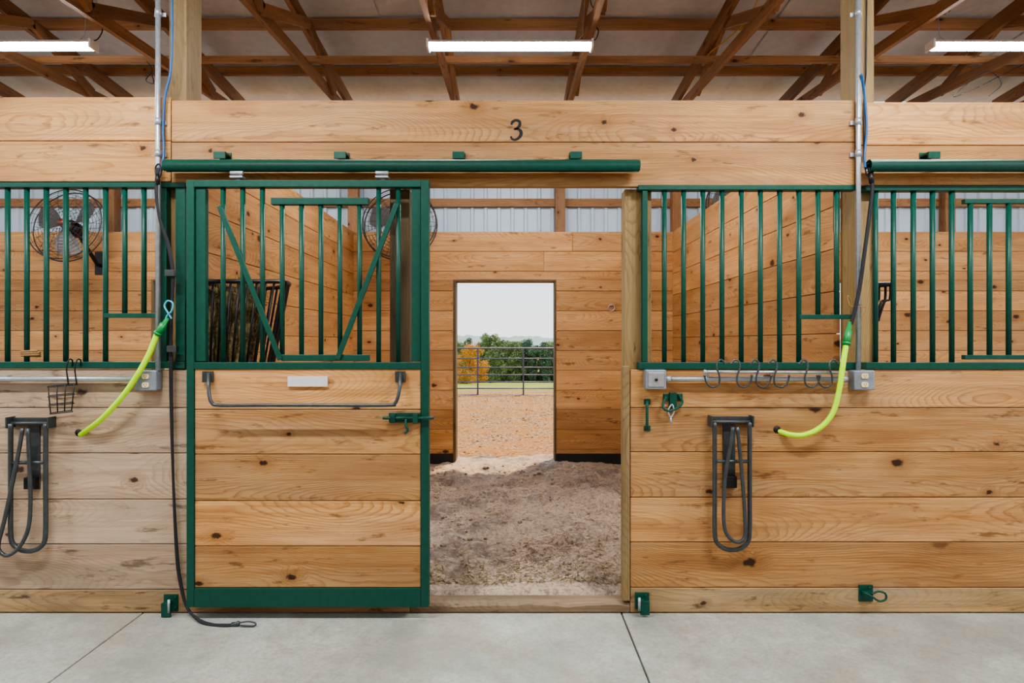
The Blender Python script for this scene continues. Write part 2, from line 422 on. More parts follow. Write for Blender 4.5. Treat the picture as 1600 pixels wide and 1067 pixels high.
for side,xc in (("left",-1.775),("right",1.80)):
    mb=MB(); z=zt; step=0.235; o=0
    while z>SF:
        lo=max(z-step,SF-0.03); 
        mb.box(xc-0.02,xc+0.02,0.2003,YB-0.0005,lo+G,z-G,1)
        if z<zt: joint_strip(mb,xc-0.02,xc+0.02,0.202,YB-0.002,z,1)
        z-=step
    finish(mb,"wall_"+side,["pine_in","paint"],kind="structure",label="pine board partition between stalls",bevel=0.003)
mb=MB(); ys=YB+0.225
vs=[];fs=[];x=-6.7;prof=[]
while x<6.7:
    prof+= [(x,0),(x+0.10,0),(x+0.112,-0.022),(x+0.138,-0.022),(x+0.15,0)]; x+=0.153
for x,dy in prof: vs+=[(x,ys+dy,2.3),(x,ys+dy,4.08)]
for i in range(len(prof)-1): fs.append((2*i,2*i+2,2*i+3,2*i+1))
mb.add(vs,fs)
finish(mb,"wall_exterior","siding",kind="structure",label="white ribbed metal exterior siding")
mb=MB()
for z0 in (2.945,3.55): 
    mb.box(-6.6,6.6,YB+0.16,YB+0.2,z0,z0+0.09,0)
for xc in (-4.5,-1.78,0.54,1.85,3.0,4.9):
    mb.box(xc-0.055,xc+0.055,YB+0.05,YB+0.158,2.2,4.0,2)
finish(mb,"trim_6","truss",kind="structure",label="brown wall girts and studs behind siding")
mb=MB()
def zr(y): return 4.24-0.08*(y-1.83)
for i in range(12):
    x0=i*1.22-7.32
    o=0.012*(i%2)
    mb.add([(x0-0.01,-4.6,zr(-4.6)+0.17+o),(x0+1.23,-4.6,zr(-4.6)+0.17+o),(x0+1.23,3.95,zr(3.95)+0.17+o),(x0-0.01,3.95,zr(3.95)+0.17+o)],[(0,3,2,1)])
mb.box(-7.4,7.4,-4.6,3.95,4.96,4.98)
finish(mb,"ceiling","ceil",kind="structure",label="white insulated roof underside")
def truss(xc):
    e=empty("roof_truss",(xc,0,3.4),"brown lumber roof truss under white roof","truss","roof trusses")
    def zl(y): return 3.70+0.075*y
    mb=MB(); mb.beam((xc,-4.4,zl(-4.4)),(xc,3.68,zl(3.68)),0.04,0.09); finish(mb,"bottom_chord","truss",e)
    mb=MB(); mb.beam((xc,-4.4,zr(-4.4)),(xc,3.68,zr(3.68)),0.04,0.13); finish(mb,"top_chord","truss",e)
    for a,b in ((1.15,2.15),(2.9,2.15),(1.15,0.3),(-1.2,0.3)):
        mb=MB(); mb.beam((xc+0.041,a,zl(a)),(xc+0.041,b,zr(b)),0.036,0.085); finish(mb,"web","truss",e)
    return e
for i in range(6):
    for s in (-1,1): truss(s*(0.61+1.22*i))
for y in (-3.8,-2.95,-2.1,-1.3,-0.5,0.3,1.1,1.72,2.34,3.14):
    mb=MB(); z=zr(y)+0.065; mb.box(-7.2,7.2,y-0.022,y+0.022,z+0.001,z+0.09,0)
    finish(mb,"roof_purlin","truss",label="long brown roof purlin across the trusses",category="beam",group="roof purlins")
mb=MB(); zb_=3.70+0.075*2.25+0.047; mb.box(-7.2,7.2,2.23,2.27,zb_,zb_+0.055,0)
finish(mb,"truss_brace","truss",label="brown brace board running across the truss chords",category="beam")
mb=MB()
js=[-9.0,-6.9,-4.41,-1.92,0.57,3.06,5.55,9.0]
for a,b in zip(js[:-1],js[1:]): mb.box(a+0.004,b-0.004,-5.0,-0.001,-0.1,0.0,0)
mb.box(-9,9,-5,0.15,-0.14,-0.03,0)
finish(mb,"floor","conc",kind="structure",label="smooth concrete aisle slab with control joints",bevel=0.004)
random.seed(21)
prints=[(-1.6+3.2*R(),0.35+3.0*R(),0.06+0.05*R(),0.02+0.03*R()) for _ in range(120)]
pc={}
for q in prints:
    for ix in range(-1,2):
        for iy in range(-1,2): pc.setdefault((int(q[0]//0.2)+ix,int(q[1]//0.2)+iy),[]).append(q)
def hf(x,y):
    p=Vector((x,y,0))
    e=min(1,max(0,(y-0.1)/0.25))
    h=0.040*noise.noise(p*1.3)+0.032*noise.noise(p*4.0+Vector((3,1,0)))+0.036*abs(noise.noise(p*6))+0.016*abs(noise.noise(p*19))
    for cx,cy,r,d in pc.get((int(x//0.2),int(y//0.2)),()):
        q=math.hypot(x-cx,y-cy)/r
        if q<1.6: h+= -d*(1-q*q) if q<1 else 0.25*d*math.sin((q-1)/0.6*math.pi)
    return SF-0.018+e*h
random.seed(9)
def grid(x0,x1,y0,y1,nx,ny,fn):
    vs=[];fs=[]
    for j in range(ny+1):
        for i in range(nx+1):
            x=x0+(x1-x0)*i/nx;y=y0+(y1-y0)*j/ny; vs.append((x,y,fn(x,y)))
    for j in range(ny):
        for i in range(nx):
            a=j*(nx+1)+i; fs.append((a,a+1,a+nx+2,a+nx+1))
    return vs,fs
mb=MB()
hff=lambda x,y: hf(x,y)-(0.06 if y<0.12 else 0)
v,f=grid(-1.8,1.8,0.05,YB+0.3,200,210,hff); mb.add(v,f,True)
v,f=grid(-6.6,-1.8,0.05,YB+0.3,80,60,hff); mb.add(v,f,True)
v,f=grid(1.8,6.6,0.05,YB+0.3,80,60,hff); mb.add(v,f,True)
finish(mb,"floor","dirt",kind="structure",label="packed dirt stall floor with shavings")
def gh(x,y):
    z=0.0
    if y>13.5: z=-0.066*(y-13.5)
    if y>110: z=-0.066*96.5
    return z+0.05*noise.noise(Vector((x,y,0))*0.6)*min(1,(y-3.8)/2)+(0.03*noise.noise(Vector((x,y,0))*5) if y<14 else 0)+ (0.07*max(0,1-(y-3.8)/1.0))
mb=MB(); v,f=grid(-7,7,YB+0.3,14,160,130,gh); mb.add(v,f,True)
v,f=grid(-120,120,14,260,60,90,gh); mb.add(v,f,True)
finish(mb,"ground","ground",kind="structure",label="sunlit gravel yard sloping to a grass field",origin=(0,0,0))

# ---------------------------------------------------------------- posts
def post(x0,x1,lab,y0=0.045,y1=0.2,z1=4.0,z0=0.001,mat="treated"):
    mb=MB(); mb.box(x0,x1,y0,y1,z0,z1,2)
    finish(mb,"support_post",mat,label=lab,category="post",bevel=0.004)
post(XX(264,0.045),XX(291.5,0.045),"tall treated wooden post beside conduit pipe",z1=4.25)
post(XX(1338,0.045),XX(1366,0.045),"tall treated wooden post with blue cable",z1=4.25)
post(XX(976,0.045),XX(1018,0.045),"treated wooden post at open doorway",y1=0.14,z1=ZZ(292))
post(XX(609,0.045),XX(640,0.045),"dark weathered jamb post behind sliding door",y1=0.14,z1=ZZ(292),mat="darkpost")

# ---------------------------------------------------------------- sliding door
YD=-0.09
def dz_(py): return ZZ(py,YD)
def dx_(px): return XX(px,YD)
door=empty("sliding_stall_door",(dx_(480),-0.06,0.0),"green framed sliding stall door with pine lower panel and bars","door")
mb=MB()
y0,y1=YD,-0.045
mb.box(dx_(291),dx_(303),y0,y1,dz_(949),dz_(281)); mb.box(dx_(657.5),dx_(670),y0,y1,dz_(949),dz_(281))
mb.box(dx_(303),dx_(657.5),y0,y1,dz_(292),dz_(281)); mb.box(dx_(303),dx_(657.5),y0,y1,dz_(577),dz_(566))
mb.box(dx_(303),dx_(657.5),y0,y1,dz_(949),dz_(919))
finish(mb,"frame","green",door,bevel=0.003)
mb=MB(); mb.box(dx_(303.5),dx_(319),y0+0.012,y1,dz_(565),dz_(293)); mb.box(dx_(642),dx_(657),y0+0.012,y1,dz_(565),dz_(293))
finish(mb,"grille_stile","green",door,bevel=0.003)
mb=MB(); lz2=[576,640,710,783,854,919]
for k,(a,b) in enumerate(zip(lz2[:-1],lz2[1:])):
    mb.box(dx_(303.5),dx_(657),y0+0.006,y1-0.002,dz_(b)+G,dz_(a)-G,0)
    if k: joint_strip(mb,dx_(303.5),dx_(657),y0+0.006,y1-0.002,dz_(a))
finish(mb,"wood_panel",["pine","paint"],door,bevel=0.003,label="honey pine board panel")
for px in (345,376,407,590,621):
    mb=MB(); mb.cyl((dx_(px),-0.065,dz_(566)),(dx_(px),-0.065,dz_(292)),0.0125,12); finish(mb,"bar","green",door)
for px in (438,468.5,499,529,560):
    mb=MB(); mb.cyl((dx_(px),-0.065,dz_(555)),(dx_(px),-0.065,dz_(314)),0.0125,12); finish(mb,"bar","green",door)
for a,b in (((343,322),(438,562)),((620,318),(527,562))):
    mb=MB(); pa=P(*a,-0.088);pb=P(*b,-0.088); mb.beam(pa,pb,0.012,0.026); finish(mb,"yoke_brace","green",door,bevel=0.002)
mb=MB(); mb.box(dx_(422),dx_(575),-0.085,-0.05,dz_(319),dz_(308)); finish(mb,"yoke_top_rail","green",door,bevel=0.003)
mb=MB(); mb.box(dx_(438),dx_(576),-0.085,-0.05,dz_(564),dz_(554)); finish(mb,"yoke_bottom_rail","green",door,bevel=0.003)
mb=MB(); mb.box(dx_(450),dx_(512),-0.096,YD+0.005,dz_(604),dz_(588)); finish(mb,"name_plate","plate",door,bevel=0.001,label="blank white name plate")
mb=MB()
pp=[P(326,583,-0.1),P(326,600,-0.14),P(327,618,-0.16),P(331,629,-0.165),P(342,633,-0.165),P(400,633,-0.165),P(500,633,-0.165),P(606,633,-0.165),P(617,630,-0.165),P(622,619,-0.16),P(625,600,-0.14),P(626,583,-0.1)]
mb.tube(cr(pp,5),0.009,10)
for px in (326,626): mb.box(dx_(px-8),dx_(px+8),-0.105,YD,dz_(597),dz_(580))
finish(mb,"blanket_bar","grey",door,label="grey tubular blanket bar")
mb=MB()
mb.box(dx_(608),dx_(657),-0.098,YD,dz_(660),dz_(645)); mb.cyl(P(598,653,-0.108),P(678,653,-0.108),0.008,10)
for px in (615,650): mb.box(dx_(px-4),dx_(px+4),-0.12,-0.096,dz_(660),dz_(646))
mb.tube(cr([P(634,655,-0.115),P(634,664,-0.125),P(637,672,-0.125),P(632,677,-0.125)],4),0.007,8)
finish(mb,"latch","green",door,bevel=0.001)
for px in (370,597):
    mb=MB(); mb.box(dx_(px-3),dx_(px+3),-0.078,-0.06,dz_(281),dz_(266)); mb.cyl(P(px-10,270,-0.095),P(px+10,270,-0.095),0.009,12); mb.box(dx_(px-10),dx_(px+10),-0.1,-0.06,dz_(278),dz_(275))
    finish(mb,"trolley_hanger","galv",door,bevel=0.001,label="galvanized trolley hanger")

def track(x0,x1,brs,lab):
    yt=-0.068
    e=empty("door_track",(XX((x0+x1)/2,yt),yt,ZZ(268,yt)),lab,"track")
    mb=MB()
    r=0.031; zc=ZZ(259,yt); X0,X1=XX(x0,yt),XX(x1,yt)
    ang=[math.radians(-90+18+324*i/20) for i in range(21)]
    outer=[(yt+math.cos(a)*r,zc+math.sin(a)*r) for a in ang]; inner=[(yt+math.cos(a)*(r-0.004),zc+math.sin(a)*(r-0.004)) for a in reversed(ang)]
    ring=outer+inner; n=len(ring)
    vs=[(X0,y,z) for y,z in ring]+[(X1,y,z) for y,z in ring]
    fs=[(i,(i+1)%n,n+(i+1)%n,n+i) for i in range(n)]
    m=len(ang)
    for off in (0,n):
        for i in range(m-1): fs.append((off+i,off+i+1,off+n-2-i,off+n-1-i))
    mb.add(vs,fs,True); finish(mb,"rail_tube","green",e)
    for b in brs:
        mb=MB(); mb.box(XX(b-9),XX(b+9),-0.006,-0.0005,ZZ(250),ZZ(239)); mb.box(XX(b-9),XX(b+9),-0.07,-0.006,ZZ(246.5),ZZ(243.5)); mb.cyl(P(b-5,244,-0.001),P(b-5,244,-0.012),0.006,6); mb.cyl(P(b+5,244,-0.001),P(b+5,244,-0.012),0.006,6)
        mb.box(XX(b-9),XX(b+9),-0.073,-0.063,ZZ(254),ZZ(243.5))
        finish(mb,"bracket","green",e,bevel=0.001)
track(258,999,(353,537,718,898),"round green door track on header boards")
track(1357,1760,(1445,1640),"round green door track next to conduit pipe")

# ---------------------------------------------------------------- grilles
def grille(lab,x0,x1,ytop,ybot,bars,extra_rails=(),frames=()):
    yg=0.018
    e=empty("stall_grille",(XX((x0+x1)/2),yg,ZZ(ybot)),lab,"grille")
    mb=MB(); mb.box(XX(x0),XX(x1),-0.006,0.043,ZZ(ytop+8),ZZ(ytop)); finish(mb,"top_rail","green",e,bevel=0.003)
    mb=MB(); mb.box(XX(x0),XX(x1),-0.008,0.043,ZZ(ybot)+0.0005,ZZ(ybot-11)); finish(mb,"bottom_rail","green",e,bevel=0.003)
    for b in bars:
        px,ya,yb=b
        mb=MB(); mb.cyl((XX(px,yg),yg,ZZ(yb,yg)),(XX(px,yg),yg,ZZ(ya,yg)),0.0128,12); finish(mb,"bar","green",e)
    for a,b,yy in extra_rails:
        mb=MB(); mb.box(XX(a,yg),XX(b,yg),0.004,0.032,ZZ(yy+3.5,yg),ZZ(yy-3.5,yg)); finish(mb,"feed_opening_rail","green",e,bevel=0.002)
    for px,w in frames:
        mb=MB(); mb.box(XX(px),XX(px+w),0.0,0.04,ZZ(ybot-11)+0.001,ZZ(ytop+8)-0.001); finish(mb,"end_stile","green",e,bevel=0.002)
    return e
T,B=292,567
grille("green bar grille with feed opening above pale boards",-190,290,285,576,[(px,T,B) for px in (-170,-140,-109,-79,-49,-19,12,42,72.5,103,134,165)]+[(195,T,493),(225,T,493)],[(165,250,493)],[(250,10),(274,15)])
grille("green bar grille with feed opening beside doorway",997,1338,289,577,[(px,T+3,B) for px in (1038,1068,1098,1128,1158,1188,1218,1248)]+[(1278,T+3,495),(1307,T+3,495)],[(1248,1330,495)],[(1004,8)])
g3=grille("green bar grille with framed feed door panel",1352,1800,290,577,[(px,T+3,B) for px in (1368,1396,1427,1457,1487)]+[(px,316,557) for px in (1516,1546,1576,1606,1636,1666)]+[(px,T+3,B) for px in (1700,1730,1760)],[(1505,1680,315),(1505,1680,558)])

# ---------------------------------------------------------------- conduits / boxes
def conduit_v(px,lab,ytop=-70,ybot=579):
    e=empty("conduit_pipe",P(px,ybot,-0.03),lab,"pipe")
    mb=MB(); mb.cyl(P(px,ybot,-0.03),P(px,ytop,-0.03),0.0125,14); finish(mb,"pipe","galv",e)
    for yy in (190,240,20):
        mb=MB(); c=P(px,yy,-0.03)
        mb.cyl(c-Vector((0,0,0.018)),c+Vector((0,0,0.018)),0.0155,14); mb.box(c.x-0.03,c.x+0.03,-0.012,-0.0005 if yy>150 else -0.008,c.z-0.01,c.z+0.01)
        finish(mb,"strap_clamp","galv",e)
conduit_v(247,"vertical galvanized conduit pipe beside wooden post")
conduit_v(1341,"vertical galvanized conduit pipe beside blue cable")
def conduit_h(x0,x1,py,lab):
    mb=MB(); mb.cyl(P(x0,py,-0.03),P(x1,py,-0.03),0.0125,14)
    for x in (x0+5,x1-5):
        if x>-100: mb.cyl(P(x-5,py,-0.03),P(x+5,py,-0.03),0.0165,14)
    mb.box(XX((x0+x1)/2-8),XX((x0+x1)/2+8),-0.03,-0.0005,ZZ(py)+0.011,ZZ(py)+0.02)
    finish(mb,"conduit_pipe","galv",label=lab,category="pipe")
conduit_h(-200,221,592,"horizontal galvanized conduit on pale boards")
conduit_h(1038,1323,592,"horizontal galvanized conduit below hook bar")
def outlet(x0,x1,y0_,y1_,lab,blank=False):
    c=P((x0+x1)/2,(y0_+y1_)/2,0)
    e=empty("outlet_box",P((x0+x1)/2,y1_,-0.03),lab,"electrical outlet")
    mb=MB(); mb.box(XX(x0),XX(x1),-0.056,-0.0005,ZZ(y1_),ZZ(y0_)); finish(mb,"box","boxgrey",e,bevel=0.006)
    if not blank:
        for k in (-1,1):
            mb=MB()
            cc=c+Vector((0,0,k*0.022))
            pts=[(cc.x+math.cos(a)*0.018*1.0,cc.z+max(-0.013,min(0.013,math.sin(a)*0.018))) for a in [2*math.pi*i/20 for i in range(20)]]
            mb.prism(pts,-0.061,-0.0565)
            for dx in (-0.006,0.006): mb.box(c.x+dx-0.001,c.x+dx+0.001,-0.0616,-0.0605,c.z+k*0.022-0.002,c.z+k*0.022+0.006,None,1)
            mb.cyl((c.x,-0.0616,c.z+k*0.022-0.007),(c.x,-0.0605,c.z+k*0.022-0.007),0.0025,8,1)
            finish(mb,"receptacle",["ivory","black"],e)
    else:
        mb=MB(); mb.box(XX(x0+4),XX(x1-4),-0.06,-0.0562,ZZ(y1_-4),ZZ(y0_+4)); finish(mb,"cover_plate","galv",e,bevel=0.002)
        mb=MB(); mb.cyl((c.x,-0.066,c.z),(c.x,-0.0602,c.z),0.008,10); finish(mb,"knob","black",e)
outlet(222,254,578,609,"grey outlet box with two ivory receptacles at conduit")
outlet(1325,1357,578,608,"grey outlet box with two ivory receptacles at hose")
outlet(1005,1037,577,607,"grey metal junction box with cover plate",True)

# ---------------------------------------------------------------- cords, straps
def cord(name,pts,r,mat,lab,cat,seg=8,n=8,flat=1.0):
    mb=MB(); mb.tube(cr([P(*p) for p in pts],n),r,seg,flat=flat); return finish(mb,name,mat,label=lab,category=cat)
cord("blue_cable",[(268,-60,-0.02),(269,60,-0.02),(266,115,-0.02),(258,150,-0.02),(255,200,-0.02),(256,240,-0.03),(252,266,-0.045)],0.0065,"blue","blue cord hanging beside conduit pipe","cable")
cord("blue_cable",[(1346,115,-0.055),(1351,150,-0.02),(1354,200,-0.02),(1351,240,-0.03),(1352,262,-0.06)],0.0065,"blue","blue cord hanging beside wooden post","cable")
cord("coax_cable",[(1355,-60,0.03),(1354,30,0.03),(1353,110,0.03),(1350,150,-0.012),(1350,250,-0.012)],0.004,"black","thin black cable along post","cable")
e=empty("lead_strap",P(262,579,-0.05),"long black lead strap reaching concrete floor","strap")
pts=[(247,262,-0.065),(244,300,-0.065),(249,340,-0.065),(262,380,-0.06),(270,425,-0.06),(269,470,-0.045),(267,540,-0.035),(267,575,-0.035),(268,650,-0.03),(271,760,-0.03),(276,860,-0.03),(281,905,-0.035),(291,946,-0.06),(308,967,-0.11),(330,976.5,-0.145),(352,977.5,-0.155),(364,976,-0.15)]
path=cr([P(*p) for p in pts],8); rr_=[0.0070+0.0034*abs(math.cos(i*0.11)) for i in range(len(path))]
mb=MB(); mb.tube(path,rr_,8,flat=0.25); finish(mb,"webbing","strap",e)
mb=MB(); mb.tube(cr([P(243,262,-0.05),P(248,256,-0.065),P(252,264,-0.065),P(250,276,-0.065),P(244,274,-0.06)],5,True),0.004,8,closed=True); mb.tube([P(246,272,-0.065),P(247,288,-0.067)],0.009,8)
finish(mb,"upper_snap","black",e)
mb=MB(); mb.tube([P(362,975.5,-0.15),P(374,974.5,-0.15)],0.011,8); mb.tube(cr([P(374,973,-0.15),P(388,971,-0.15),P(399,973.5,-0.155),P(397,977.5,-0.16),P(384,977.5,-0.16),P(375,977,-0.157)],5),0.0042,8); mb.ball(P(372,973.5,-0.15),0.011)
finish(mb,"bolt_snap","grey",e,label="dark metal bolt snap")
for yy in (427,545):
    mb=MB(); mb.box(XX(261,-.05),XX(276,-.05),-0.072 if yy<500 else -0.055,-0.05 if yy<500 else -0.03,ZZ(yy+5,-.05),ZZ(yy-5,-.05)); finish(mb,"buckle","grey",e,bevel=0.002)
e=empty("cross_tie",P(1350,500,-0.05),"black rubber cross tie hanging from conduit ring","strap")
mb=MB(); mb.tube(cr([P(*p) for p in [(1358,262,-0.06),(1363,290,-0.065),(1358,340,-0.065),(1350,400,-0.065),(1343,450,-0.06),(1334,492,-0.06),(1329,507,-0.055)]],8),0.0095,8); finish(mb,"cord","strap",e)
mb=MB(); mb.tube(cr([P(1352,262,-0.05),P(1358,255,-0.06),P(1364,263,-0.06),P(1362,274,-0.06),P(1355,274,-0.055)],5,True),0.004,8,closed=True); mb.tube([P(1360,270,-0.06),P(1362,286,-0.065)],0.012,8)
finish(mb,"ring","black",e)
def hose(path,fit,hole,lab):
    e=empty("water_hose",P(*hole),lab,"hose")
    mb=MB(); mb.tube(cr([P(*p) for p in path],8),0.0135,12); finish(mb,"tubing","hose",e)
    mb=MB(); a=P(*fit[0]);b=P(*fit[1]); c=a.lerp(b,0.35); mb.tube([a,c,c,b],[0.009,0.012,0.017,0.0165],12); mb.tube([b.lerp(a,.15),b.lerp(a,0.05)],0.02,12); finish(mb,"fitting","greenp",e,label="bright green hose fitting")
    mb=MB(); c=P(hole[0],hole[1],0); mb.tube([c+Vector((0,-0.0015,0)),c+Vector((0,-0.0002,0))],0.019,16); finish(mb,"wall_hole","paint",e,label="black disc painted for the dark of a hole through boards")  # black disc paints the shade inside a hole; boards stay uncut
hose([(245,522,-0.07),(232,555,-0.08),(212,590,-0.08),(190,621,-0.075),(160,653,-0.06),(140,669,-0.035),(126,679,0.01)],((262,497,-0.07),(245,523,-0.07)),(123,676,0),"lime green water hose curving into a wall hole")
hose([(1322,538,-0.065),(1317,570,-0.085),(1311,610,-0.085),(1301,645,-0.08),(1283,667,-0.07),(1258,679,-0.055),(1235,679,-0.03),(1216,673,0.01)],((1328,503,-0.055),(1322,540,-0.065)),(1214,671,0),"lime green water hose hanging in a deep curve")
cord("twine_tie",[(268,498,-0.07),(262,488,-0.075),(257,478,-0.075),(262,470,-0.075),(270,474,-0.075),(268,486,-0.075),(262,492,-0.075),(258,500,-0.07)],0.0045,"cyan","teal twine knotted around hose end","twine")
cord("twine_tie",[(1330,470,-0.045),(1325,462,-0.05),(1328,478,-0.048),(1352,480,-0.048),(1350,490,-0.048),(1346,499,-0.048)],0.003,"jute","orange brown twine wrapped around conduit","twine")

# ---------------------------------------------------------------- saddle racks
def rack(px,py,lab,splay):
    def Q(x,y,yy=-0.02): return P(px+x,py+y,0)+Vector((0,yy,0))
    e=empty("saddle_rack",Q(0,208,-0.02),lab,"saddle rack","folding saddle racks")
    mb=MB()
    mb.box(Q(-32,0).x,Q(32,0).x,-0.014,-0.0005,Q(0,12).z,Q(0,0).z)
    for k in (-1,1): mb.box(Q(k*32,0).x-0.004,Q(k*32,0).x+0.004,-0.055,-0.0005,Q(0,15).z,Q(0,-2).z)
    mb.box(Q(-10,0).x,Q(9,0).x,-0.01,-0.0005,Q(0,112).z,Q(0,10).z)
    mb.cyl(Q(-30,8,-0.03),Q(30,8,-0.03),0.009,8)
    finish(mb,"wall_bracket","grey",e,bevel=0.0015)
    mb=MB()
    o=[(-27,8),(-27,40),(-27,80),(-27,130),(-27,172),(-24,192),(-10,203),(10,203),(24,192),(27,172),(27,130),(27,80),(27,40),(27,8)]
    mb.tube(cr([Q(a,b,-0.045) for a,b in o],4),0.0115,12)
    mb.cyl(Q(-27,68,-0.045),Q(27,68,-0.045),0.009,8)
    finish(mb,"outer_loop","grey",e)
    mb=MB()
    if splay: o=[(-2,14),(-8,50),(-18,100),(-30,155),(-38,186),(-38,200),(-28,208),(-16,204),(-2,188),(8,160),(10,110),(8,60),(6,14)]
    else: o=[(-2,14),(-6,45),(-13,85),(-16,130),(-15,165),(-8,182),(6,190),(16,182),(17,160),(14,110),(9,55),(5,14)]
    mb.tube(cr([Q(a,b,-0.072) for a,b in o],4),0.0095,12)
    finish(mb,"inner_arm","grey",e)
    mb=MB(); mb.box(Q(-10,0).x,Q(9,0).x,-0.035,-0.0105,Q(0,110).z,Q(0,92).z); finish(mb,"spring_catch","black",e,bevel=0.003)
rack(1139,650,"folded grey metal saddle rack on honey boards",False)
rack(55,652,"folded grey metal saddle rack with splayed arm on pale boards",True)

# ---------------------------------------------------------------- hook bar and hooks
mb=MB(); mb.cyl(P(1102,581,-0.062),P(1322,582,-0.062),0.008,12)
for x in (1106,1318):
    mb.cyl(P(x,581,-0.062),P(x,592,-0.03),0.006,8); 
mb.ball(P(1102,581,-0.062),0.012)
finish(mb,"hook_bar","galv",label="slim steel rod clamped above conduit",category="rod")
for n,(px,fl) in enumerate(((1116,1),(1160,-1),(1190,-1),(1218,-1),(1266,-1),(1292,1))):
    o=[(-15,4),(-12,15),(-3,22),(7,17),(8,4),(4,-8),(5,-17),(11,-21),(17,-15)]
    mb=MB(); pts=[P(px+a*fl,583+b,-0.077+0.006*math.sin(i)) for i,(a,b) in enumerate(o)]
    mb.tube(cr(pts,5),0.0048,8); mb.ball(pts[0],0.007,8); mb.ball(pts[-1],0.006,8)
    finish(mb,"tack_hook","grey",label="grey wire tack hook hanging on rod",category="hook",group="tack hooks on the rod")
e=empty("tie_bracket",P(1050,640,-0.03),"green bracket holding metal snap hook on boards","bracket")
mb=MB(); mb.box(XX(1036),XX(1066),-0.01,-0.0005,ZZ(626),ZZ(615)); mb.tube(cr([P(1040,620,-0.012),P(1036,636,-0.03),P(1046,642,-0.035),P(1060,636,-0.03),P(1066,628,-0.02),P(1060,616,-0.015)],5),0.007,8)
mb.box(XX(1045),XX(1056),-0.02,-0.0005,ZZ(636),ZZ(613)); finish(mb,"plate","green",e,bevel=0.001)
mb=MB(); mb.tube(cr([P(1050,632,-0.03),P(1044,642,-0.035),P(1048,652,-0.035),P(1053,643,-0.035)],5,True),0.004,8,closed=True); mb.cyl(P(1048,652,-0.035),P(1049,662,-0.035),0.005,8); finish(mb,"snap_hook","galv",e)
mb=MB(); mb.tube(cr([P(1011,627,-0.001),P(1011,632,-0.03),P(1011,650,-0.035),P(1011,666,-0.03),P(1011,671,-0.001)],5),0.008,10); mb.box(XX(1006),XX(1016),-0.006,-0.0005,ZZ(632),ZZ(623)); mb.box(XX(1006),XX(1016),-0.006,-0.0005,ZZ(673),ZZ(665))
finish(mb,"pull_handle","green",label="small vertical green pull handle on boards",category="handle",bevel=0.001)
def latch(px,py,hook,lab):
    e=empty("door_stay",P(px,py+14,0),lab,"latch")
    mb=MB(); mb.box(XX(px-11),XX(px+11),-0.008,-0.0005,ZZ(py+13),ZZ(py-13)); mb.box(XX(px-8),XX(px+2),-0.05,-0.008,ZZ(py+3),ZZ(py-4)); mb.cyl(P(px+6,py-8,-0.008),P(px+6,py-8,-0.014),0.005,6); mb.cyl(P(px+6,py+8,-0.008),P(px+6,py+8,-0.014),0.005,6)
    if not hook: mb.box(XX(px-6),XX(px+8),-0.06,-0.05,ZZ(py+15),ZZ(py-6))
    finish(mb,"plate","green",e,bevel=0.0015)
    if hook:
        mb=MB(); mb.tube(cr([P(px-2,py,-0.045),P(px+10,py+6,-0.05),P(px+22,py+13,-0.05),P(px+32,py+10,-0.05),P(px+31,py+1,-0.05),P(px+20,py-2,-0.05),P(px+10,py+2,-0.05)],5),0.0055,8); finish(mb,"loop_hook","green",e)
    else:
        mb=MB(); mb.cyl(P(px-4,py+16,-0.056),P(px-4,py-4,-0.056),0.007,8); finish(mb,"pin","galv",e)
latch(268,941,False,"small green steel door guide at base board")
latch(1003,938,False,"small green steel door guide beside doorway")
latch(1352,926,True,"green latch plate with loop hook on base board")
e=empty("wire_basket",P(97,645,-0.05),"small black wire basket hooked over conduit","basket")
mb=MB(); w=0.0028
for yy,ins in ((603,0),(618,1),(632,2),(645,4)):
    c=[P(75+ins,yy,-0.045),P(116-ins,yy-4,-0.045),P(118-ins,yy-2,-0.12),P(74+ins,yy+2,-0.12)]
    mb.tube(c,w,6,closed=True,smooth=False)
for fx in (0,0.33,0.66,1):
    for yb in (-0.045,-0.12):
        a=P(75+41*fx,603-4*fx,yb); b=P(79+33*fx,645-4*fx,yb); mb.cyl(a,b,w,6)
    mb.cyl(P(79+33*fx,645-4*fx,-0.045),P(79+33*fx,645-4*fx,-0.12),w,6)
finish(mb,"basket","black",e)
for px in (108,121):
    mb=MB(); mb.tube(cr([P(px-1,602,-0.045),P(px-4,575,-0.052),P(px,562,-0.04),P(px+5,563,-0.02),P(px+4,572,-0.012)],5),0.0035,8); finish(mb,"hook_wire","black",e)

# number 3
mb=MB()
segs=[[(799,195),(801,190.5),(806,188),(811.5,190),(812,195.5),(808.5,200),(803.5,202)],[(803.5,202),(809,201.5),(813.5,205),(814,210.5),(810,216),(804,218.5),(799.5,216.5),(798.5,213)]]
wd=[[1.6,2.4,2.0,2.4,2.6,2.0,1.4],[1.4,2.0,2.8,3.0,2.4,2,1.8,1.9]]
for sg,ws in zip(segs,wd):
    pts=cr([P(a,b,0) for a,b in sg],6); n=len(pts)
    vs=[];fs=[]
    for i,p in enumerate(pts):
        t=(pts[min(i+1,n-1)]-pts[max(i-1,0)]); t.y=0; t.normalize(); nn=Vector((-t.z,0,t.x))
        k=i/6; a=int(min(k,len(ws)-1)); b=min(a+1,len(ws)-1); w=(ws[a]+(ws[b]-ws[a])*(k-a))*0.0030
        for yy in (-0.0015,-0.0002):
            vs+= [p+nn*w+Vector((0,yy,0)),p-nn*w+Vector((0,yy,0))]
    for i in range(n-1):
        a=i*4;b=a+4
        fs+=[(a,a+1,b+1,b),(a+2,b+2,b+3,a+3),(a,b,b+2,a+2),(a+1,a+3,b+3,b+1)]
    mb.add(vs,fs)
finish(mb,"painted_number","paint",label="black painted numeral 3 on header board",category="number")

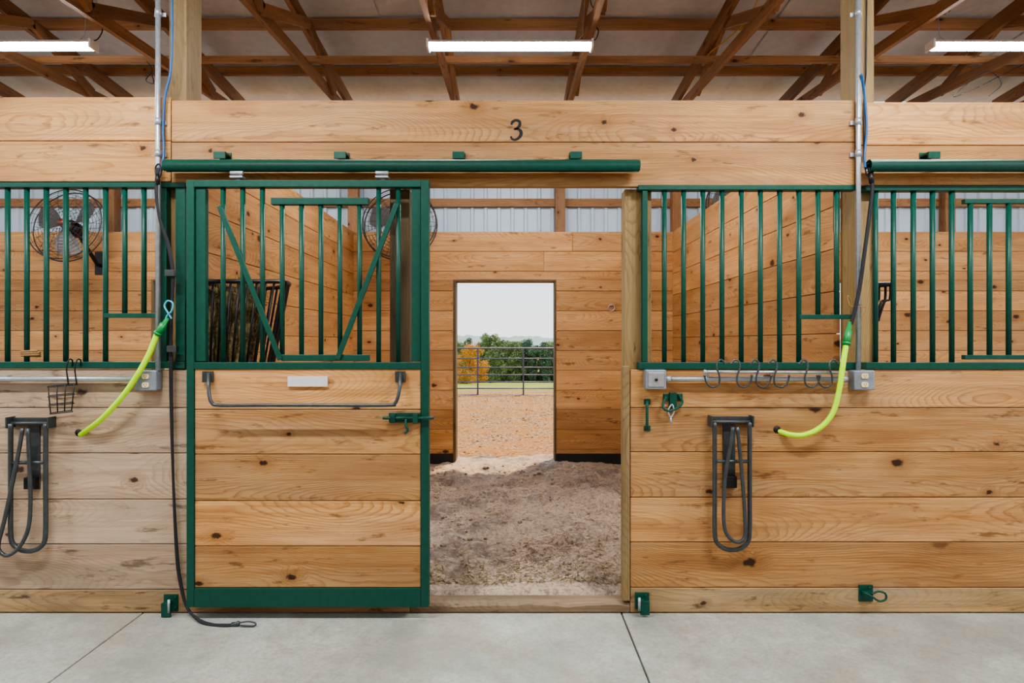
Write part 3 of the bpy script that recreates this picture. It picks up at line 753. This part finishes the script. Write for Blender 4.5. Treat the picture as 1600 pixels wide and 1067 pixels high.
# ---------------------------------------------------------------- lamps
def shoplight(xc,y,z,power=42,lab="lit white LED shop light hung from trusses"):
    e=empty("shop_light",(xc,y,z-0.05),lab,"light fixture","shop lights")
    L=0.61
    mb=MB(); prf=[(-0.055,0.002),(-0.03,0.028),(0.03,0.028),(0.055,0.002),(0.052,0.0),(0.03,0.02),(-0.03,0.02),(-0.052,0.0)]
    n=len(prf); vs=[(xc-L,y+a,z+b) for a,b in prf]+[(xc+L,y+a,z+b) for a,b in prf]
    fs=[(i,(i+1)%n,n+(i+1)%n,n+i) for i in range(n)]+[tuple(reversed(range(n))),tuple(range(n,2*n))]; mb.add(vs,fs)
    for s in (-1,1): mb.box(xc+s*(L+0.008)-0.008,xc+s*(L+0.008)+0.008,y-0.05,y+0.05,z-0.034,z+0.03)
    finish(mb,"housing","white",e)
    mb=MB()
    pr=[(0.042*math.cos(a),-0.006-0.030*math.sin(a)) for a in [-0.35+(math.pi+0.7)*i/10 for i in range(11)]]
    n=len(pr); vs=[(xc-L+0.005,y+a,z+b) for a,b in pr]+[(xc+L-0.005,y+a,z+b) for a,b in pr]
    mb.add(vs,[(i,i+1,n+i+1,n+i) for i in range(n-1)]+[tuple(range(n)),tuple(reversed(range(n,2*n)))],False)
    finish(mb,"diffuser","lamp",e,label="glowing white diffuser")
    top=zr(y)-0.0
    for s in (-1,1):
        mb=MB(); c=Vector((xc+s*0.5,y,z+0.028)); mb.tube([c,c+Vector((s*0.05,0,0.05)),Vector((xc+s*0.58,y,top))],0.003,5)
        finish(mb,"hanging_chain","galv",e)
    mb=MB(); c=Vector((xc+0.6,y,z+0.03))
    mb.tube(cr([c,c+Vector((0.05,0,0.02)),c+Vector((0.07,0.02,0.1)),c+Vector((0.02,0.04,0.16)),c+Vector((0.06,0.02,0.24)),c+Vector((0.01,0.0,0.3)),Vector((xc+0.61,y,top))],5),0.004,5)
    finish(mb,"power_cord","black",e)
    ld=bpy.data.lights.new("tube_light",'AREA'); ld.shape='RECTANGLE'; ld.size=1.2; ld.size_y=0.06; ld.energy=power; ld.color=(1.0,0.96,0.90)
    lo=bpy.data.objects.new("tube_light",ld); COL.objects.link(lo); lo.parent=e; lo.location=(0,0,0.005)
    return e
for xc in (-3.78,-0.015,3.78): shoplight(xc,1.4,3.65,power=48)
for xc in (-5.4,-1.8,1.8,5.4): shoplight(xc,-1.5,3.6,power=88)
def wcord(pts,r,mat,lab):
    mb=MB(); mb.tube(cr(pts,6),r,6); finish(mb,"electrical_cable",mat,label=lab,category="cable")
wcord([P(1192,-20,1.5),P(1168,30,1.8),P(1135,62,2.1),P(1112,80,2.2),P(1106,86,2.2)],0.005,"yellow","yellow cable stapled along roof lumber")
wcord([P(229,95,1.9),P(238,110,1.9),P(228,125,1.9),P(240,130,1.9),P(236,112,1.9)],0.004,"black","tangled black cable end below truss")
wcord([P(1600,100,1.9),P(1560,120,1.9),P(1520,140,1.9),P(1490,150,1.9),P(1540,112,1.9),P(1565,130,1.9),P(1545,150,1.9)],0.004,"black","tangled black wires hanging below truss")

# ---------------------------------------------------------------- fans
def fan(c,lab,r=0.375):
    c=Vector(c); e=empty("barn_fan",(c.x,c.y,c.z-r),lab,"fan","wall mounted barn fans")
    tilt=Matrix.Translation(c)@Matrix.Rotation(math.radians(-12),4,'X')
    def T(x,y,z): return tilt@Vector((x,y,z))
    mb=MB()
    for side,yy0 in ((-1,-0.09),(1,0.09)):
        for k in range(1,10):
            rr=r*(0.2+0.8*k/9); yy=yy0*(1-(k/9)**3*0.45) if k<9 else yy0*0.45
            mb.tube([T(math.cos(a)*rr,yy,math.sin(a)*rr) for a in [2*math.pi*i/40 for i in range(40)]],0.002 if k<9 else 0.007,4,closed=True)
        for q in range(20):
            a=2*math.pi*q/20
            mb.tube([T(math.cos(a)*rr,yy0*(1-(rr/r)**3*0.55),math.sin(a)*rr) for rr in (r*0.18,r*0.45,r*0.7,r*0.88,r)],0.0022,4)
    finish(mb,"cage","cage",e,label="dark grey wire guard")
    mb=MB()
    for q in range(3):
        a0=2*math.pi*q/3+0.5; vs=[];fs=[]
        nr,na=8,6
        for i in range(nr+1):
            rr=0.05+ (r*0.86-0.05)*i/nr; w=0.45+0.55*math.sin(math.pi*min(1,i/nr*0.85+0.1))
            for j in range(na+1):
                aa=a0+w*(j/na-0.5)+0.25*i/nr; vs.append(T(math.cos(aa)*rr,(j/na-0.5)*0.07,math.sin(aa)*rr))
        for i in range(nr):
            for j in range(na): a=i*(na+1)+j; fs.append((a,a+1,a+na+2,a+na+1))
        mb.add(vs,fs,True)
    mb.tube([T(0,-0.03,0),T(0,0.03,0)],0.05,16); finish(mb,"blades","fang",e,label="grey metal fan blades")
    mb=MB(); mb.tube([T(0,0.035,0),T(0,0.16,0)],0.075,16); finish(mb,"motor","black",e)
    mb=MB(); mb.tube([T(0,-0.097,0),T(0,-0.088,0)],0.035,16); finish(mb,"hub_badge","red",e,label="dull red round hub cap")
    mb=MB(); mb.tube([T(0,0.15,0),T(0,0.2,-0.05),Vector((c.x,YB-0.05,c.z-0.35)),Vector((c.x,YB-0.002,c.z-0.35))],0.02,8); mb.box(c.x-0.06,c.x+0.06,YB-0.012,YB-0.0005,c.z-0.45,c.z-0.2)
    finish(mb,"mounting_arm","black",e)
YF=3.0
fan(P(105,352,YF),"dark caged barn fan with red hub above stall wall")
fan(P(625,350,YF),"dark caged barn fan seen behind sliding door bars")
fan(P(1166,322,YF),"dark caged barn fan partly hidden by partition",0.40)

# ---------------------------------------------------------------- hay racks
def cornerrack(cx,cy,sgn,rt,rb,zt_,zb_,lab,hay=True,n=14):
    e=empty("hay_rack",(cx,cy,zb_),lab,"hay rack")
    def A(r,a,z): return Vector((cx+sgn*r*math.cos(a),cy+r*math.sin(a),z))
    H=math.pi/2
    mb=MB()
    for r,z,w in ((rt,zt_,0.012),(rb,zb_,0.010)):
        arc=[A(r,H*i/20,z) for i in range(21)]
        mb.tube(arc,w,8)
        mb.tube([A(r,0,z),Vector((cx,cy,z)),A(r,H,z)],w,8,smooth=False)
    finish(mb,"frame","black",e)
    mb=MB()
    for i in range(n+1):
        a=H*i/n
        mb.tube(cr([A(rt,a,zt_),A(rt*0.97,a,zt_-0.08),A((rt+rb)/2*1.0,a,(zt_+zb_)/2),A(rb,a,zb_)],4),0.0065,6)
    if n>8:
        for q in range(1,10):
            f=q/10; mb.tube([A(rt*f,0,zt_),A(rb*f,0,zb_)],0.006,6)
    finish(mb,"bars","black",e)
    if hay:
        mb=MB(); vs=[];fs=[];n1,n2=24,28
        for i in range(n1+1):
            f=i/n1; zz=zb_+0.02+(zt_-zb_-0.05)*f; rr=(rb+(rt-rb)*f-0.03)*0.78
            for j in range(n2):
                q=j/n2
                if q<0.5: a=H*(q*2); p=A(rr,a,zz)
                elif q<0.75: p=A(rr*(1-(q-0.5)*4),H,zz)
                else: p=A(rr*((q-0.75)*4),0,zz)
                c=Vector((cx+sgn*(rr*0.42+0.02),cy+rr*0.42+0.03,zz)); k=0.82+0.35*noise.noise(Vector((q*12,f*5,3)))
                if i==n1: k*=0.05; 
                vs.append(c+(p-c)*min(k,0.97)+Vector((0,0,0.05*noise.noise(Vector((q*9,f*5,7))) if i>n1-2 else 0)))
        for i in range(n1):
            for j in range(n2): j2=(j+1)%n2; fs.append((i*n2+j,i*n2+j2,(i+1)*n2+j2,(i+1)*n2+j))
        mb.add(vs,fs,True)
        for _ in range(7000):
            v=Vector(random.choice(vs))+Vector((R()-.5,R()-.5,R()-.5))*0.02; d=Vector(((R()-.5)*0.6,(R()-.5)*0.4,(R()-.5)*2.2)).normalized()*(0.05+0.08*R())
            v.y=max(v.y,cy+0.035); v.x=max(v.x,cx+0.03) if sgn>0 else v.x
            s=d.cross(Vector((R(),R(),R()))).normalized()*0.0013
            mb.add([v-d/2-s,v-d/2+s,v+d/2+s,v+d/2-s],[(0,1,2,3)])
        finish(mb,"hay","hay",e,label="packed dry hay")
cornerrack(-1.70,0.10,1,0.47,0.37,1.735,1.18,"black metal corner hay rack full of hay")
cornerrack(1.925,0.10,1,0.11,0.045,1.72,1.53,"small black metal corner feeder rack",False,5)

mb=MB(); pts=[]
for i in range(60):
    a=i/60*2*math.pi*3; c=P(48,561,0.02); pts.append(c+Vector((math.cos(a)*0.045,math.sin(a)*0.02,0.014+0.003*i/6)))
mb.tube(pts,0.006,6); finish(mb,"rope_coil","jute",label="small coil of brown rope on green rail",category="rope")
mb=MB(); c=P(955,478,YB); mb.tube([c+Vector((math.cos(a)*0.035,-0.02,math.sin(a)*0.035-0.02)) for a in [2*math.pi*i/20 for i in range(20)]],0.005,6,closed=True); mb.cyl(c+Vector((0,0,0.01)),c+Vector((0,-0.025,0.01)),0.012,8)
finish(mb,"tie_ring","galv",label="metal tie ring on amber back wall",category="ring")

# ---------------------------------------------------------------- floor litter
def flakes(name,n,fn,mat,lab,l0=0.012,l1=0.035,w=0.004):
    mb=MB()
    for _ in range(n):
        x,y,z=fn(); a=R()*6.283; l=l0+(l1-l0)*R(); ww=w*(0.5+R())
        d=Vector((math.cos(a),math.sin(a),(R()-.5)*0.5))*l/2; s=Vector((-math.sin(a),math.cos(a),(R()-.5)*0.6))*ww/2
        c=Vector((x,y,z+0.004+0.004*R()))
        mb.add([c-d-s,c-d+s,c+d+s,c+d-s],[(0,1,2,3)])
    return finish(mb,name,mat,kind="stuff",label=lab,category="litter")
def fs1():
    while True:
        x=-1.7+3.4*R(); y=0.2+3.25*R()
        if noise.noise(Vector((x*1.6,y*1.6,4)))+0.5*noise.noise(Vector((x*6,y*6,4)))>-0.15+R()*0.3: return x,y,hf(x,y)
flakes("wood_shavings",16000,fs1,"flake","pale wood shavings scattered on dirt stall floor")
mb=MB()
for _ in range(480):
    x=-1.6+3.2*R(); y=0.3+3.1*R(); r=0.006+0.02*R()*R()
    vs=[];fs=[]; seg=7
    for i in range(5):
        th=math.pi*i/4
        for k in range(seg):
            a=2*math.pi*k/seg; q=r*(0.8+0.4*R()); vs.append((x+math.sin(th)*math.cos(a)*q,y+math.sin(th)*math.sin(a)*q,hf(x,y)+r*0.3+math.cos(th)*q*0.7))
    for i in range(4):
        for k in range(seg): k2=(k+1)%seg; fs.append((i*seg+k,(i+1)*seg+k,(i+1)*seg+k2,i*seg+k2))
    mb.add(vs,fs,True)
finish(mb,"dirt_clods","dirt",kind="stuff",label="loose dirt clods scattered on stall floor",category="dirt")
def fs2():
    x=-5+10*R(); y=4.0+8.4*R(); return x,y,gh(x,y)
flakes("fallen_leaves",7000,fs2,"fleaf","dry fallen leaves scattered over gravel yard",0.015,0.045,0.02)
flakes("straw_litter",1900,lambda:(lambda x,y:(x,y,hf(x,y)))(-1.6+3.2*R(),0.2+R()*R()*0.9),"hay","straw strewn just inside the doorway",0.03,0.09,0.003)

# ---------------------------------------------------------------- outside
YG=12.55
def gate(x0,x1):
    e=empty("farm_gate",((x0+x1)/2,YG,0.03),"dark steel tube farm gate across gravel yard","gate")
    zt_,zb_=ZZ(544,YG),ZZ(617,YG)
    mb=MB()
    r=0.024; mb.tube([(x0,YG,zb_),(x1,YG,zb_),(x1,YG,zt_),(x0,YG,zt_)],r,10,closed=True,smooth=False); finish(mb,"frame","steelgate",e)
    for f in (0.14,0.28,0.43,0.59,0.78):
        mb=MB(); z=zb_+(zt_-zb_)*f; mb.cyl((x0,YG,z),(x1,YG,z),0.016,8); finish(mb,"rail","steelgate",e)
    k=x0+1.05
    while k<x1-0.4:
        mb=MB(); mb.box(k-0.02,k+0.02,YG-0.03,YG+0.03,zb_,zt_); finish(mb,"upright","steelgate",e); k+=1.2
gate(-1.95,1.95)
gate(2.15,6.0); gate(-6.0,-2.15)
for xc in (-2.05,2.05,6.1,-6.1):
    mb=MB(); mb.cyl((xc,YG,-0.1),(xc,YG,1.4),0.07,12); mb.ball((xc,YG,1.4),0.07,12,(1,1,0.4)); finish(mb,"gate_post","bark",label="round wooden gate post in gravel yard",category="post")
def treemesh(h,w,mat,lab,loc,n=16000,ls=0.0075):
    e=empty("tree",loc,lab,"tree","trees beyond the field")
    x,y,z=loc
    mb=MB(); mb.tube([(x,y,z-0.3),(x+0.05,y,z+h*0.4),(x,y,z+h*0.85)],[0.16*h/6,0.11*h/6,0.03],8); finish(mb,"trunk","bark",e)
    mb=MB()
    lobes=[]
    for _ in range(44):
        f=0.05+0.90*R()
        rad=w/2*math.sin(math.pi*min(1,0.15+0.8*f))**0.6
        a=R()*6.283; q=math.sqrt(R())*0.85*rad
        lobes.append((x+math.cos(a)*q,y+math.sin(a)*q,z+h*f,w*(0.07+0.09*R())))
    for _ in range(n):
        lx,ly,lz_,lr=random.choice(lobes)
        dd=Vector((random.gauss(0,1),random.gauss(0,1),random.gauss(0,1))).normalized()*lr*(0.4+1.0*R())
        c=Vector((lx,ly,lz_))+dd*1.0; c.z=max(c.z,z+0.1); s=h*ls*(0.6+R())
        n1=Vector((R()-.5,R()-.5,R()-.5)).normalized(); n2=n1.cross(Vector((R(),R(),R()))).normalized()
        mb.add([c-n1*s-n2*s,c+n1*s-n2*s,c+n1*s+n2*s,c-n1*s+n2*s],[(0,1,2,3)])
    finish(mb,"foliage",mat,e); return e
t1=treemesh(6.7,4.6,'leafg',"leafy green tree in distant tree line",(0,96,gh(0,96)))
t2=treemesh(7.0,4.5,'leafd',"dark green tree in distant tree line",(-4.7,96,gh(-4.7,96)))
for row,(y,off) in enumerate(((96,0),(101,2.3),(106,0.8),(111,3.2))):
    for i in range(-5,6):
        x=i*4.7+off
        if row==0 and i in (0,-1): continue
        b=t1 if (i*7+row*3)%5<2 else t2
        o=b.location; sc=0.94+0.06*R(); zs=(0.92+0.12*R())*(1.0+0.04*row)
        dup(b,(x-o.x,y-o.y,gh(x,y)-o.z),rot=(0,0,R()*6),scale=(sc,sc,zs))
t3=treemesh(3.7,4.0,'leafo',"golden orange autumn tree at field edge",(XX(734,55),55,gh(-4,55)))
dup(t3,(-9,6,gh(-13,61)-t3.location.z),scale=(0.9,0.9,0.9))
dup(t1,(XX(766,80),80-96,gh(-3,80)-t1.location.z),label="tall green tree behind autumn tree",scale=(0.95,0.95,1.0))
mb=MB(); vs=[];fs=[]
for i in range(401):
    x=-400+i*2; h=2.6+4*noise.noise(Vector((x*0.012,2,0)))+1.5*noise.noise(Vector((x*0.06,5,0)))+1.2*noise.noise(Vector((x*0.3,5,0))); vs+=[(x,320,-8),(x,340,h+1.5),(x,380,-8)]
for i in range(400):
    a=i*3; fs+=[(a,a+3,a+4,a+1),(a+1,a+4,a+5,a+2)]
mb.add(vs,fs,True); finish(mb,"distant_hills","hill",label="hazy wooded hills on the horizon",category="hills")

# ---------------------------------------------------------------- world, sun, camera
w=bpy.data.worlds.new("World"); scene.world=w; w.use_nodes=True; nt=w.node_tree
bg=nt.nodes["Background"]; tc=N(nt,"ShaderNodeTexCoord"); sx=N(nt,"ShaderNodeSeparateXYZ"); nt.links.new(tc.outputs["Generated"],sx.inputs[0])
c=ramp(nt,math_(nt,'MULTIPLY_ADD',sx.outputs[2],0.5,0.5),[(0.48,(0.30,0.27,0.24)),(0.5,(1.0,0.99,0.97)),(0.56,(0.88,0.94,1.0)),(0.8,(0.6,0.78,1.0))])
nt.links.new(c,bg.inputs[0]); bg.inputs[1].default_value=1.6
sl=bpy.data.lights.new("sun",'SUN'); sl.energy=8.0; sl.angle=math.radians(2.5); sl.color=(1,0.76,0.46)
so=bpy.data.objects.new("sun",sl); COL.objects.link(so); so.location=(10,20,12)
dirv=Vector((-0.14,-0.235,-0.6)); so.rotation_euler=dirv.to_track_quat('-Z','Y').to_euler()
cam=bpy.data.cameras.new("camera"); cam.sensor_width=36; cam.lens=36*F/1600; cam.clip_end=1000; cam.clip_start=0.05
co=bpy.data.objects.new("camera",cam); COL.objects.link(co); co.location=(0,-D,CZ); co.rotation_euler=(math.pi/2,0,0)
scene.camera=co
for o in bpy.data.objects:
    if "_o" in o: del o["_o"]
